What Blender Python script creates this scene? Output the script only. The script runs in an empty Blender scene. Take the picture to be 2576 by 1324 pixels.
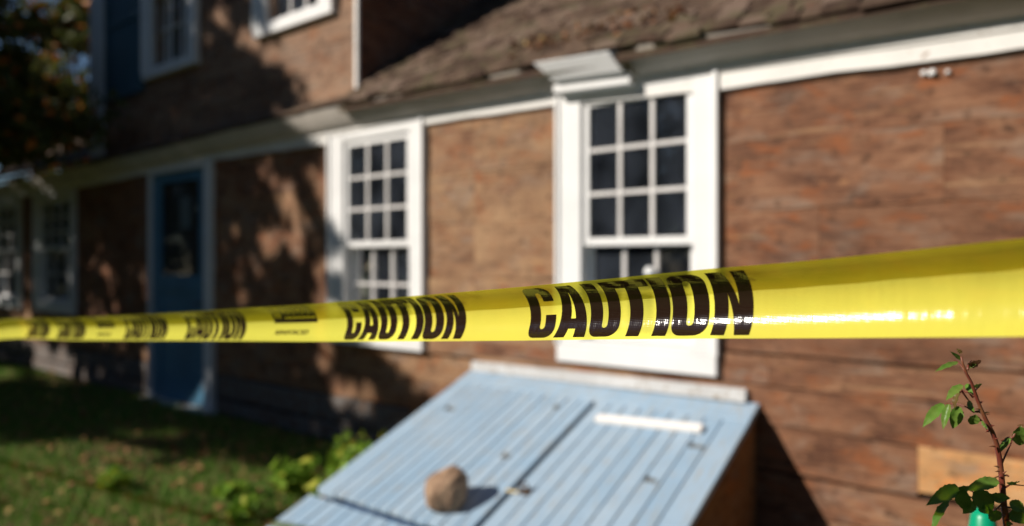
import bpy, bmesh, math, random
import numpy as np
from mathutils import Vector, Matrix
random.seed(7); rng = np.random.default_rng(7)
R = math.radians
scn = bpy.context.scene
col = scn.collection

# ------------------------------------------------------------------ camera
CX, CY, CZ = 1.705, -3.409, 1.4
FPX = 1717.0                                   # focal length in units of a 2576 px wide frame
cd = bpy.data.cameras.new('camera'); cam = bpy.data.objects.new('camera', cd); col.objects.link(cam)
cam.location = (CX, CY, CZ); cam.rotation_euler = (R(90), 0, math.atan2(.6, .8))
cd.sensor_width = 36; cd.lens = 36*FPX/2576; cd.clip_start = .05; cd.clip_end = 500
cd.dof.use_dof = True; cd.dof.focus_distance = .70; cd.dof.aperture_fstop = 2.25; cd.dof.aperture_blades = 0
scn.camera = cam
# ------------------------------------------------------------------ light
SUN = Vector((-.648, -1.0, .736)).normalized()          # direction towards the sun
w = bpy.data.worlds.new('World'); scn.world = w; w.use_nodes = True
nt = w.node_tree; bg = nt.nodes['Background']
sky = nt.nodes.new('ShaderNodeTexSky'); sky.sky_type = 'NISHITA'; sky.sun_disc = False
sky.sun_elevation = math.asin(SUN.z); sky.sun_rotation = math.atan2(SUN.x, SUN.y)
sky.air_density = 1.0; sky.dust_density = .15; sky.ozone_density = 4.0
nt.links.new(sky.outputs[0], bg.inputs[0]); bg.inputs[1].default_value = .05
ld = bpy.data.lights.new('sun', 'SUN'); ld.energy = 5.0; ld.angle = R(.5); ld.color = (1, .93, .83)
lo = bpy.data.objects.new('sun', ld); col.objects.link(lo); lo.location = (-6, -10, 8)
lo.rotation_euler = SUN.to_track_quat('Z', 'Y').to_euler()
scn.view_settings.view_transform = 'Standard'; scn.view_settings.look = 'None'
scn.view_settings.exposure = .16; scn.view_settings.gamma = 1
scn.cycles.max_bounces = 8; scn.cycles.sample_clamp_indirect = 14; scn.cycles.sample_clamp_direct = 60

# ------------------------------------------------------------------ helpers
def tag(o, label=None, cat=None, group=None, kind=None):
    if label: o['label'] = label
    if cat: o['category'] = cat
    if group: o['group'] = group
    if kind: o['kind'] = kind
    return o
def empty(name, loc=(0,0,0), **k):
    o = bpy.data.objects.new(name, None); o.location = loc; o.empty_display_size = .1; col.objects.link(o)
    return tag(o, **k)
def link(name, me, mat, parent=None, smooth=False):
    o = bpy.data.objects.new(name, me); col.objects.link(o)
    if mat: me.materials.append(mat)
    if smooth:
        for p in me.polygons: p.use_smooth = True
    if parent is not None:
        o.parent = parent
        L = Vector((0,0,0)); q = parent
        while q is not None: L += q.location; q = q.parent
        o.location = -L                          # meshes are written in world coordinates
    return o
def setorigin(o, p):
    """move an unparented mesh object's origin to p"""
    p = Vector(p); o.data.transform(Matrix.Translation(-p)); o.location = p
    return o
class MB:
    def __init__(s): s.v=[]; s.f=[]; s.t=[]; s.cur=.5
    def face(s, idx): s.f.append(idx); s.t.append(s.cur)
    def box(s, x0,x1,y0,y1,z0,z1):
        s.hexa([(x0,y0,z0),(x1,y0,z0),(x1,y1,z0),(x0,y1,z0),(x0,y0,z1),(x1,y0,z1),(x1,y1,z1),(x0,y1,z1)])
    def hexa(s, p):
        b=len(s.v); s.v += [tuple(q) for q in p]
        for f in ((0,3,2,1),(4,5,6,7),(0,1,5,4),(1,2,6,5),(2,3,7,6),(3,0,4,7)): s.face([b+i for i in f])
    def prism(s, prof, x0, x1):
        """prof: list of (y,z), extruded along X"""
        b=len(s.v); n=len(prof)
        s.v += [(x0,y,z) for y,z in prof]+[(x1,y,z) for y,z in prof]
        for i in range(n): s.face([b+i, b+(i+1)%n, b+n+(i+1)%n, b+n+i])
        s.face([b+i for i in range(n)][::-1]); s.face([b+n+i for i in range(n)])
    def tube(s, pts, rad, seg=8, cap=True):
        pts=[Vector(p) for p in pts]; b=len(s.v); n=len(pts)
        up=Vector((0,0,1)); 
        d0=(pts[1]-pts[0]).normalized(); 
        if abs(d0.dot(up))>.9: up=Vector((1,0,0))
        for i,p in enumerate(pts):
            d=(pts[min(i+1,n-1)]-pts[max(i-1,0)]).normalized()
            a=d.cross(up).normalized(); c=a.cross(d); up=c
            r=rad[i] if hasattr(rad,'__len__') else rad
            for k in range(seg):
                th=2*math.pi*k/seg; s.v.append(tuple(p+a*math.cos(th)*r+c*math.sin(th)*r))
        for i in range(n-1):
            for k in range(seg):
                s.face([b+i*seg+k, b+i*seg+(k+1)%seg, b+(i+1)*seg+(k+1)%seg, b+(i+1)*seg+k])
        if cap: s.face([b+k for k in range(seg)][::-1]); s.face([b+(n-1)*seg+k for k in range(seg)])
    def mesh(s, name):
        me=bpy.data.meshes.new(name); me.from_pydata(s.v,[],s.f)
        a=me.attributes.new('tint','FLOAT','FACE'); a.data.foreach_set('value', s.t); me.update()
        bm=bmesh.new(); bm.from_mesh(me); bmesh.ops.recalc_face_normals(bm, faces=bm.faces); bm.to_mesh(me); bm.free()
        return me
    def build(s, name, mat, parent=None, bevel=0, smooth=False):
        o=link(name, s.mesh(name), mat, parent, smooth)
        if bevel:
            m=o.modifiers.new('bevel','BEVEL'); m.width=bevel; m.segments=2; m.limit_method='ANGLE'
        return o

def mat(name):
    m=bpy.data.materials.new(name); m.use_nodes=True; m.node_tree.nodes.remove(m.node_tree.nodes['Principled BSDF'])
    return m, m.node_tree
class NT:
    def __init__(s, name): 
        s.m,s.t=mat(name); s.out=s.t.nodes['Material Output']
        s.p=s.n('ShaderNodeBsdfPrincipled'); s.l(s.p.outputs[0], s.out.inputs[0])
        s.tc=s.n('ShaderNodeTexCoord')
    def n(s, ty, **k):
        x=s.t.nodes.new(ty)
        for a,b in k.items(): setattr(x,a,b)
        return x
    def l(s,a,b): s.t.links.new(a,b)
    def geo(s):
        g=s.n('ShaderNodeNewGeometry'); return g.outputs['Position']
    def mapv(s, sc=(1,1,1), loc=(0,0,0), src=None):
        m=s.n('ShaderNodeMapping'); m.inputs['Scale'].default_value=sc; m.inputs['Location'].default_value=loc
        s.l(src or s.tc.outputs['Object'], m.inputs[0]); return m.outputs[0]
    def noise(s, vec, scale=5, detail=5, rough=.55, dist=0):
        n=s.n('ShaderNodeTexNoise'); n.inputs['Scale'].default_value=scale; n.inputs['Detail'].default_value=detail
        n.inputs['Roughness'].default_value=rough; n.inputs['Distortion'].default_value=dist
        s.l(vec,n.inputs['Vector']); return n.outputs['Fac']
    def ramp(s, fac, stops, interp='LINEAR'):
        r=s.n('ShaderNodeValToRGB'); r.color_ramp.interpolation=interp
        e=r.color_ramp.elements
        while len(e)<len(stops): e.new(.5)
        for k,(p,c) in enumerate(stops):
            e[k].position=p; e[k].color=(c,c,c,1) if not hasattr(c,'__len__') else (*c,1)
        s.l(fac,r.inputs[0]); return r.outputs[0]
    def mix(s, a, b, fac, mode='MIX'):
        m=s.n('ShaderNodeMix', data_type='RGBA', blend_type=mode)
        for v,i in ((fac,0),(a,6),(b,7)):
            if hasattr(v,'is_output'): s.l(v,m.inputs[i])
            elif i==0: m.inputs[0].default_value=v
            else: m.inputs[i].default_value=(*v,1) if len(v)==3 else v
        return m.outputs[2]
    def math(s, op, a, b=0):
        m=s.n('ShaderNodeMath', operation=op)
        for v,i in ((a,0),(b,1)):
            if hasattr(v,'is_output'): s.l(v,m.inputs[i])
            else: m.inputs[i].default_value=v
        return m.outputs[0]
    def attr(s, name):
        a=s.n('ShaderNodeAttribute'); a.attribute_name=name; return a.outputs['Fac']
    def bump(s, h, st=.3, d=.01, node=None):
        b=s.n('ShaderNodeBump'); b.inputs['Strength'].default_value=st; b.inputs['Distance'].default_value=d
        s.l(h,b.inputs['Height']); s.l(b.outputs[0],(node or s.p).inputs['Normal']); return b
    def base(s, c, rough=.8, spec=.5):
        if hasattr(c,'is_output'): s.l(c,s.p.inputs['Base Color'])
        else: s.p.inputs['Base Color'].default_value=(*c,1)
        if hasattr(rough,'is_output'): s.l(rough,s.p.inputs['Roughness'])
        else: s.p.inputs['Roughness'].default_value=rough
        s.p.inputs['Specular IOR Level'].default_value=spec
        return s.m

def wood(name, cols, tan=None, seed=0, rough=.8, zs=9, spec=.3):
    t=NT(name); g=t.geo(); tint=t.attr('tint')
    off=t.n('ShaderNodeVectorMath', operation='ADD'); sc=t.n('ShaderNodeCombineXYZ')
    t.l(t.math('MULTIPLY',tint,7.3),sc.inputs[0]); t.l(t.math('MULTIPLY',tint,3.1),sc.inputs[2])
    t.l(g,off.inputs[0]); t.l(sc.outputs[0],off.inputs[1]); v=off.outputs[0]
    grain=t.noise(t.mapv((1.1,1,zs),(seed,0,0),v),6,8,.68,.5)
    blot=t.noise(t.mapv((1.0,1,1.7),(seed+3,0,0),v),2.2,7,.70,.7)
    big=t.noise(t.mapv((1.0,1,1.4),(seed+43,0,0),g),.9,3,.6,.7)
    spots=t.noise(t.mapv((1.3,1,1.9),(seed+9,0,0),v),12,4,.62,.2)
    d,m,h=cols
    c=t.ramp(t.math('ADD',t.math('MULTIPLY',grain,.42),t.math('MULTIPLY',blot,.58)),[(.39,d),(.49,m),(.62,h)])
    if tan: c=t.mix(c,tan,t.ramp(t.math('ADD',t.math('MULTIPLY',blot,.6),t.math('MULTIPLY',tint,.45)),[(.42,0),(.72,.85)]))
    rust=t.noise(t.mapv((1.3,1,3.0),(seed+20,0,5),v),4.2,5,.65,.6)
    c=t.mix(c,(m[0]*1.35,m[1]*.90,m[2]*.50),t.ramp(rust,[(.54,0),(.66,.8)]))
    oc=t.noise(t.mapv((1.0,1,2.4),(seed+60,0,5),v),6,3,.6,.4)
    c=t.mix(c,(.50,.26,.10),t.ramp(oc,[(.66,0),(.74,.75)]))
    grey=t.noise(t.mapv((.9,1,1.9),(seed+31,0,5),v),3.6,5,.65,.5)
    c=t.mix(c,(.25,.185,.14),t.ramp(grey,[(.52,0),(.68,.7)]))
    c=t.mix(c,[x*.30 for x in m],t.ramp(spots,[(.56,0),(.68,.85)]))
    c=t.mix(c,[x*.5 for x in m],t.ramp(big,[(.54,0),(.75,.55)]))
    streak=t.noise(t.mapv((.28,1,11),(seed+77,0,2),v),4,5,.7,.3)
    c=t.mix(c,[x*.36 for x in m],t.ramp(streak,[(.52,0),(.68,.42)]))
    c=t.mix(c,(.46,.29,.15),t.ramp(streak,[(.30,.5),(.42,0)]))
    t.bump(t.math('ADD',grain,t.math('MULTIPLY',blot,.6)),.55,.012)
    return t.base(c,rough,spec)
M={}
M['wall']=wood('weathered_wood',[(.078,.031,.017),(.200,.090,.048),(.310,.158,.088)],tan=(.385,.24,.13),seed=1)
M['upwall']=wood('upper_wood',[(.07,.035,.022),(.19,.10,.062),(.31,.18,.115)],tan=(.34,.21,.13),seed=5)
M['fresh']=wood('fresh_wood',[(.40,.20,.08),(.52,.28,.12),(.62,.36,.17)],seed=11)
M['side']=wood('side_wood',[(.20,.09,.035),(.30,.15,.06),(.36,.20,.09)],seed=13)
def paint(name, c, chip=(.25,.2,.16), lo=.62, hi=.74, rough=.45, sc=1.0, dirt=.12):
    t=NT(name); g=t.geo()
    n=t.noise(t.mapv((2*sc,3*sc,2*sc),(3,1,0),g),9,6,.65,.3); d=t.noise(t.mapv((1,1,1),(0,4,0),g),3,5,.6)
    cc=t.mix(c,[x*(1-dirt*2) for x in c],t.ramp(d,[(.4,0),(.7,1)]))
    cc=t.mix(cc,chip,t.ramp(n,[(lo,0),(hi,1)]))
    t.bump(t.noise(t.mapv((1,1,1),(0,0,0),g),30,4,.6),.15,.004)
    return t.base(cc,rough,.4)
M['white']=paint('white_paint',(.79,.78,.77),chip=(.42,.38,.33),lo=.66,hi=.76,dirt=.05)
M['frieze']=paint('peeling_white_paint',(.80,.77,.73),chip=(.30,.2,.14),lo=.62,hi=.7,dirt=.06)
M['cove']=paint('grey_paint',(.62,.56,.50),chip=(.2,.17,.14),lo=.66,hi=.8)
M['muntin']=paint('old_white_paint',(.72,.69,.67),chip=(.4,.3,.25),lo=.64,hi=.74)
M['doorblue']=paint('blue_paint',(.085,.22,.34),chip=(.3,.35,.4),lo=.72,hi=.8)
M['shutter']=paint('dull_blue_paint',(.055,.12,.16),chip=(.2,.22,.25),lo=.72,hi=.8)
M['greyboard']=paint('grey_weathered_paint',(.17,.16,.155),chip=(.13,.075,.045),lo=.44,hi=.60,rough=.8)
M['header']=paint('peeling_grey_paint',(.56,.56,.56),chip=(.30,.25,.20),lo=.54,hi=.64,rough=.8,sc=1.3)
def bulk():
    t=NT('pale_blue_paint'); g=t.geo(); tint=t.attr('tint')
    n=t.noise(t.mapv((9,1.1,1),(3,1,0),g),7,6,.65,.3)
    d=t.noise(t.mapv((1.5,1.2,1),(0,4,0),g),3,5,.6)
    base=t.mix((.275,.40,.53),(.36,.465,.57),t.ramp(t.math('ADD',t.math('MULTIPLY',d,.8),t.math('MULTIPLY',tint,.25)),[(.4,0),(.75,1)]))
    chips=t.noise(t.mapv((5,3,1),(7,1,0),g),9,4,.6,.2)
    c=t.mix(base,(.34,.32,.28),t.ramp(n,[(.52,0),(.68,.75)]))
    c=t.mix(c,(.50,.40,.32),t.ramp(chips,[(.66,0),(.73,.85)]))
    dk=t.noise(t.mapv((14,2.2,1),(17,1,0),g),4,4,.6,.2); c=t.mix(c,(.12,.12,.11),t.ramp(dk,[(.68,0),(.76,.8)]))
    t.bump(n,.3,.004); return t.base(c,.6,.3)
M['bulk']=bulk()
def simple(name,c,rough=.6,spec=.5,metal=0,var=.25,sc=12):
    t=NT(name); n=t.noise(t.mapv((1,1,1),(0,0,0),t.geo()),sc,5,.6)
    t.p.inputs['Metallic'].default_value=metal
    return t.base(t.mix([x*(1-var) for x in c],[min(1,x*(1+var)) for x in c],n),rough,spec)
M['black']=simple('dark_recess',(.02,.018,.016),.9)
M['seamshade']=simple('seam_shade_blue',(.035,.08,.17),.7)  # shade on pale blue paint, put into the colour
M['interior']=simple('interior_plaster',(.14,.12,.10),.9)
M['metal']=simple('rusty_iron',(.13,.09,.07),.6,.5,.5)
M['hinge']=simple('painted_hinge',(.17,.17,.16),.7,.4,.1)
M['brass']=simple('brass',(.42,.34,.18),.6,.4,.3)
M['glint']=simple('glint_white',(.9,.9,.88),.15,.6)  # white of the added balls that stand in for glints
M['palesheet']=simple('pale_grey_sheet',(.55,.6,.62),.8)
M['stick']=simple('bleached_wood',(.88,.84,.80),.7,.3,0,.06)
M['green']=simple('green_plastic',(.0,.30,.15),.35,.5,0,.1)
M['bark']=simple('bark',(.07,.05,.035),.9,.2,0,.5,9)
M['cane']=None
def glass():
    m,t=mat('window_glass'); N=t.nodes
    tr=N.new('ShaderNodeBsdfTransparent'); tr.inputs[0].default_value=(.8,.85,.85,1)
    gl=N.new('ShaderNodeBsdfGlossy'); gl.inputs['Roughness'].default_value=.03
    fr=N.new('ShaderNodeFresnel'); fr.inputs[0].default_value=1.65
    mx=N.new('ShaderNodeMixShader'); g=N.new('ShaderNodeNewGeometry'); no=N.new('ShaderNodeTexNoise'); no.inputs['Scale'].default_value=6
    b=N.new('ShaderNodeBump'); b.inputs['Strength'].default_value=.12; b.inputs['Distance'].default_value=.01
    t.links.new(g.outputs['Position'],no.inputs['Vector']); t.links.new(no.outputs[0],b.inputs['Height']); t.links.new(b.outputs[0],gl.inputs['Normal'])
    t.links.new(fr.outputs[0],mx.inputs[0]); t.links.new(tr.outputs[0],mx.inputs[1]); t.links.new(gl.outputs[0],mx.inputs[2])
    df=N.new('ShaderNodeBsdfDiffuse'); df.inputs[0].default_value=(.34,.40,.52,1); m2=N.new('ShaderNodeMixShader'); n2=N.new('ShaderNodeTexNoise'); n2.inputs['Scale'].default_value=3.5  # reflections painted into the panes as a patchy blue-grey diffuse film
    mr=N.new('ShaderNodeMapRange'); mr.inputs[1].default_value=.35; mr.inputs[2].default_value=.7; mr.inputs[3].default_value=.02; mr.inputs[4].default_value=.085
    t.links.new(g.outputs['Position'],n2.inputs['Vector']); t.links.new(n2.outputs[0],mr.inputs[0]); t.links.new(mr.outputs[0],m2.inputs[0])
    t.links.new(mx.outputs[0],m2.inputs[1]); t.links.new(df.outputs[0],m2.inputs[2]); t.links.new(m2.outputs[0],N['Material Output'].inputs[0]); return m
M['glass']=glass()
def shingle():
    t=NT('mossy_shingles'); g=t.geo(); tint=t.attr('tint')
    n=t.noise(t.mapv((2,2,2),(0,0,0),g),3,6,.65,.5); n2=t.noise(t.mapv((7,3,3),(2,0,0),g),6,5,.6)
    c=t.ramp(t.math('ADD',t.math('MULTIPLY',n,.5),t.math('MULTIPLY',tint,.45)),[(.25,(.055,.033,.023)),(.5,(.125,.082,.057)),(.75,(.20,.14,.11))])
    c=t.mix(c,(.085,.075,.038),t.ramp(n,[(.5,0),(.62,.7)]))
    c=t.mix(c,(.17,.06,.035),t.ramp(n2,[(.62,0),(.72,.6)]))
    t.bump(n2,.6,.01); return t.base(c,.9,.2)
M['shingle']=shingle()
def leafmat(name, c1, c2, c3=None, tr=.35, rough=.5, thr=.88):
    m,t=mat(name); N=t.nodes; L=t.links
    a=N.new('ShaderNodeAttribute'); a.attribute_name='tint'
    r=N.new('ShaderNodeValToRGB'); e=r.color_ramp.elements; e[0].color=(*c1,1); e[1].color=(*c2,1); e[1].position=thr-.01
    if c3: x=e.new(thr+.01); x.color=(*c3,1); x=e.new(1); x.color=(*c3,1)
    L.new(a.outputs['Fac'],r.inputs[0])
    p=N.new('ShaderNodeBsdfPrincipled'); p.inputs['Roughness'].default_value=rough; p.inputs['Specular IOR Level'].default_value=.25
    tl=N.new('ShaderNodeBsdfTranslucent'); mx=N.new('ShaderNodeMixShader'); mx.inputs[0].default_value=tr
    L.new(r.outputs[0],p.inputs['Base Color']); L.new(r.outputs[0],tl.inputs[0])
    L.new(p.outputs[0],mx.inputs[1]); L.new(tl.outputs[0],mx.inputs[2]); L.new(mx.outputs[0],N['Material Output'].inputs[0]); return m
M['leaf']=leafmat('tree_leaves',(.018,.032,.008),(.05,.075,.014),(.30,.09,.015),.3,.55,.9)
M['leaf2']=leafmat('garden_tree_leaves',(.04,.055,.012),(.13,.14,.03),(.50,.17,.03),.35,.55,.88)
M['weed']=leafmat('weed_leaves',(.10,.22,.02),(.30,.46,.05),(.50,.50,.07),.35,.5,.85)
M['grass']=leafmat('grass_blades',(.05,.15,.02),(.18,.33,.045),(.42,.32,.15),.3,.7,.8)
M['litter']=leafmat('fallen_leaf',(.16,.06,.03),(.34,.16,.07),(.42,.27,.10),.15,.8,.8)
M['rose']=leafmat('rose_leaf',(.045,.13,.02),(.13,.26,.035),(.13,.05,.025),.28,.38,.93)
def mottle(m):
    t=m.node_tree; N=t.nodes; L=t.links; p=N['Principled BSDF']; r=[n for n in N if n.bl_idname=='ShaderNodeValToRGB'][0]
    g=N.new('ShaderNodeNewGeometry'); n=N.new('ShaderNodeTexNoise'); n.inputs['Scale'].default_value=120; n.inputs['Detail'].default_value=5
    n2=N.new('ShaderNodeTexNoise'); n2.inputs['Scale'].default_value=45; L.new(g.outputs['Position'],n2.inputs['Vector'])
    L.new(g.outputs['Position'],n.inputs['Vector']); mr=N.new('ShaderNodeMapRange'); mr.inputs[1].default_value=.35; mr.inputs[2].default_value=.68; mr.inputs[3].default_value=.0; mr.inputs[4].default_value=.55
    L.new(n2.outputs[0],mr.inputs[0]); mx=N.new('ShaderNodeMix'); mx.data_type='RGBA'; mx.inputs[7].default_value=(.20,.22,.05,1)
    L.new(mr.outputs[0],mx.inputs[0]); L.new(r.outputs[0],mx.inputs[6]); L.new(mx.outputs[2],p.inputs['Base Color'])
    b=N.new('ShaderNodeBump'); b.inputs['Strength'].default_value=.5; b.inputs['Distance'].default_value=.002; L.new(n.outputs[0],b.inputs['Height']); L.new(b.outputs[0],p.inputs['Normal'])
mottle(M['rose'])
def groundm():
    t=NT('lawn_soil'); g=t.geo()
    n=t.noise(t.mapv((1,1,1),(0,0,0),g),1.3,6,.65,.3); n2=t.noise(t.mapv((1,1,1),(5,0,0),g),14,6,.7)
    c=t.mix((.03,.05,.012),(.09,.12,.03),n2); c=t.mix(c,(.17,.10,.06),t.ramp(n,[(.50,0),(.62,.9)]))
    t.bump(n2,.8,.04); return t.base(c,.95,.1)
M['ground']=groundm()

# ------------------------------------------------------------------ ground
gm=MB(); nx,ny=60,40
xs=[-60+120*i/nx for i in range(nx+1)]; ys=[-50+100*j/ny for j in range(ny+1)]
gb=bmesh.new()
bmesh.ops.create_grid(gb,x_segments=80,y_segments=80,size=60)
for v in gb.verts: v.co.z=-.0+.012*math.sin(v.co.x*1.7)*math.cos(v.co.y*1.3)
me=bpy.data.meshes.new('ground'); gb.to_mesh(me); gb.free()
tag(link('ground',me,M['ground']),kind='structure')

# ------------------------------------------------------------------ house
house=empty('house',(-4,0,0),label='old timber house stripped to brown weathered boards with white trimmed windows',cat='house')
def nz(x, k): return .004*math.sin(x*3.1+k*1.7)+.003*math.sin(x*8.3+k*4.1)+.002*math.sin(x*17+k)
def board(mb, x0,x1,z0,z1,y, th=.028, ka=None, kb=None, ga=.003, step=.22):
    ka=ka[0] if isinstance(ka,tuple) else ka; kb=kb[0] if isinstance(kb,tuple) else kb
    gl,gh=ga if isinstance(ga,tuple) else (ga,ga)
    n=max(1,int((x1-x0)/step)); b=len(mb.v)
    for i in range(n+1):
        x=x0+(x1-x0)*i/n
        za=z0+(gl+nz(x,ka) if ka is not None else 0); zb=z1-(gh-nz(x,kb) if kb is not None else 0)
        yy=y+.003*math.sin(x*2.1+z0*9)
        mb.v += [(x,yy,za),(x,yy,zb),(x,yy+th,zb),(x,yy+th,za)]
    for i in range(n):
        a=b+4*i
        for q in range(4): mb.face([a+q,a+(q+1)%4,a+4+(q+1)%4,a+4+q])
    mb.face([b,b+3,b+2,b+1]); mb.face([b+4*n+i for i in range(4)])
def rows(mb, X0,X1, zs, openings, y, tintf, joints=True, ga=.003, gaps=None):
    """horizontal boards between heights zs, cut round the openings (x0,x1,z0,z1)"""
    for r in range(len(zs)-1):
        za,zb=zs[r],zs[r+1]
        cuts={za,zb}
        for o in openings:
            for z in o[2:4]:
                if za+1e-4<z<zb-1e-4: cuts.add(z)
        cuts=sorted(cuts); yo=y+random.uniform(-.003,.003)
        js=[]
        if joints:
            x=X0+random.uniform(1,3)
            while x<X1: js.append(x); x+=random.uniform(2.2,4)
        for q in range(len(cuts)-1):
            a,b=cuts[q],cuts[q+1]; mid=(a+b)/2
            segs=[(X0,X1)]
            for o in openings:
                if o[2]<mid<o[3]:
                    ns=[]
                    for s in segs:
                        if o[1]<=s[0] or o[0]>=s[1]: ns.append(s); continue
                        if s[0]<o[0]: ns.append((s[0],o[0]))
                        if s[1]>o[1]: ns.append((o[1],s[1]))
                    segs=ns
            for s in segs:
                ps=[s[0]]+[j for j in js if s[0]+.3<j<s[1]-.3]+[s[1]]
                for i in range(len(ps)-1):
                    mb.cur=tintf(ps[i],ps[i+1],r)
                    board(mb,ps[i]+(.002 if i else 0),ps[i+1],a,b,yo,ka=((r*2.3,) if a==za else None),kb=(((r+1)*2.3,) if b==zb else None),ga=ga if gaps is None else (gaps[r] if a==za else .0,gaps[r+1] if b==zb else .0))
# window openings: (x0,x1,z0,z1)
W_R=(-.40,.40,.90,2.40); W_L=(-2.50,-1.70,.90,2.36)
W_A=(-8.50,-7.45,.90,2.28); W_B=(-10.25,-9.2,.90,2.28)
DOOR=(-5.50,-4.42,.03,2.32)
ops=[W_R,W_L,W_A,W_B,DOOR,(1.335,4.5,.385,.61)]
for k in range(1): pass
def tl(a,b,r):
    m=(a+b)/2
    if -1.7<m<-.4: return .50+.28*random.random()
    if -4.4<m<-2.4: return .25+.35*random.random()
    return .0+.28*random.random()
wb=MB()
rows(wb,-1.155,6.0,[.61,.80,.957,1.30,1.66,2.0,2.45],ops,0.0,tl,gaps=[.002,.003,.006,.0012,.0006,.0015,.002])
rows(wb,-11.0,-1.157,[.775,.957,1.30,1.66,2.0,2.45],ops,0.0,tl,gaps=[.004,.002,.0012,.0006,.0015,.002])
rows(wb,-11.0,-1.16,[.37,.58,.775],ops,0.022,lambda a,b,r:.45+.4*random.random(),gaps=[.004,.002,.006])
rows(wb,-1.76,-1.16,[.0,.16,.37],ops,0.022,lambda a,b,r:.45+.4*random.random(),gaps=[.002,.002,.004])
rows(wb,-1.16,6.0,[.0,.20,.385,.61],ops,0.012,tl,gaps=[.002,.004,.008,.002])
wb.build('wall',M['wall'],house)
bk=MB(); rows(bk,-11.0,6.0,[-.2,.4,1.2,2.5],ops[:5],.05,lambda *a:.5,joints=False,ga=0); bk.build('dark_backing',M['black'],house)  # near-black sheet added behind the boards against light leaking through gaps
fp=MB(); fp.cur=.4; board(fp,1.34,4.5,.415,.607,-.006,ka=1,kb=2,ga=.001)
o=fp.build('replacement_board',M['fresh'],house); tag(o,label='fresh orange replacement board in the lower wall')
fd=MB()
for i,(a,b,y) in enumerate([(.165,.365,.004),(.02,.155,-.012)]):
    fd.cur=random.random(); 
    for s in ((-11,-5.62),(-4.24,-1.765)): board(fd,s[0],s[1],a,b,y,ka=i,kb=i+5,ga=.006)
o=fd.build('foundation_board',M['greyboard'],house)
# frieze board under the eave
FZ=[(6.0,2.13,2.27),(1.705,2.253,2.37),(.477,2.276,2.408),(.45,2.276,2.408),(-.505,2.335,2.412),(-1.59,2.350,2.418),(-2.62,2.322,2.408),(-4.30,2.352,2.403),(-5.52,2.325,2.372),(-7.28,2.285,2.345),(-11.0,2.28,2.345)][::-1]
def lerp(tab,x,c):
    for i in range(len(tab)-1):
        if tab[i][0]<=x<=tab[i+1][0]:
            f=(x-tab[i][0])/(tab[i+1][0]-tab[i][0]+1e-9); return tab[i][c]*(1-f)+tab[i+1][c]*f
    return tab[0][c] if x<tab[0][0] else tab[-1][c]
fz=MB(); N=150; b=0
for i in range(N+1):
    x=-11+17*i/N; za=lerp(FZ,x,1)+nz(x,3)*.9; zb=lerp(FZ,x,2)
    zc=za+(zb-za)*.62
    fz.v += [(x,-.030,za),(x,-.030,zc),(x,-.040,zc+.004),(x,-.046,zb+.015),(x,.0,zb+.015),(x,.0,za)]
for i in range(N):
    for q in range(6): fz.face([6*i+q,6*i+(q+1)%6,6*i+6+(q+1)%6,6*i+6+q])
fz.build('frieze_board',M['frieze'],house)
# eave moulding (cove under the roof edge)
EZ=[(6.0,2.40),(1.3,2.485),(.95,2.493),(.446,2.525),(-.12,2.545),(-.7,2.545),(-1.5,2.550),(-2.3,2.568),(-3.9,2.545),(-5.5,2.51),(-7.3,2.49),(-11.0,2.47)][::-1]
OV=-.175
cv=MB(); K=8
for i in range(N+1):
    x=-11+17*i/N; z1=lerp(EZ,x,1)-.006+nz(x,8)*.5; z0=lerp(FZ,x,2)+.004
    prof=[]
    for k in range(K+1):
        f=k/K
        y=-.042-(abs(OV)-.055)*(f**.85)*(.62 if -.60<x<.06 else 1); z=z0+(z1-z0)*(f**1.35)
        prof.append((x,y,z))
    cv.v += prof+[(x,.0,z1),(x,.0,z0)]
n2=K+3
for i in range(N):
    for q in range(n2): cv.face([n2*i+q,n2*i+(q+1)%n2,n2*i+n2+(q+1)%n2,n2*i+n2+q])
cv.face(list(range(n2))); cv.face([n2*N+q for q in range(n2)])
cv.build('eave_molding',M['cove'],house)
# main roof: shingles on a plane, slope .77
SL=.77; cs=1/math.sqrt(1+SL*SL)
rf=MB()
def roofz(x,y): return lerp(EZ,x,1)+SL*(y-OV)
x=-11.0
rows_n=46
for r in range(rows_n):
    yb=OV+r*.125*cs-.012
    x=-2.30 if True else 0
    while x<6.0:
        wd=random.uniform(.09,.19); 
        x1=min(x+wd,6.0); z=roofz((x+x1)/2,yb); ln=.30*cs; j=random.uniform(-.018,.018)
        rf.cur=random.random(); t=.014+random.random()*.012; lift=.010+random.random()*.012
        y0=yb+j; y1=y0+ln
        rf.hexa([(x+.002,y0,z+j*SL+lift-.006),(x1-.002,y0,z+j*SL+lift-.006),(x1-.002,y1,z+(j+ln)*SL-.022),(x+.002,y1,z+(j+ln)*SL-.022),
                 (x+.002,y0,z+j*SL+lift+t),(x1-.002,y0,z+j*SL+lift+t),(x1-.002,y1,z+(j+ln)*SL-.010),(x+.002,y1,z+(j+ln)*SL-.010)])
        x=x1
rf.cur=.1
YR=OV+rows_n*.125*cs+.1
rf.hexa([(-2.3,OV,2.50),(6,OV,2.38),(6,YR,2.38+SL*(YR-OV)),(-2.3,YR,2.50+SL*(YR-OV)),(-2.3,OV,2.53),(6,OV,2.40),(6,YR,2.40+SL*(YR-OV)),(-2.3,YR,2.53+SL*(YR-OV))])
rf.hexa([(-2.3,YR,2.50+SL*(YR-OV)),(6,YR,2.38+SL*(YR-OV)),(6,2*YR,2.4),(-2.3,2*YR,2.4),(-2.3,YR,2.53+SL*(YR-OV)),(6,YR,2.41+SL*(YR-OV)),(6,2*YR,2.5),(-2.3,2*YR,2.5)])
rf.build('roof',M['shingle'],house)
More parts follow.
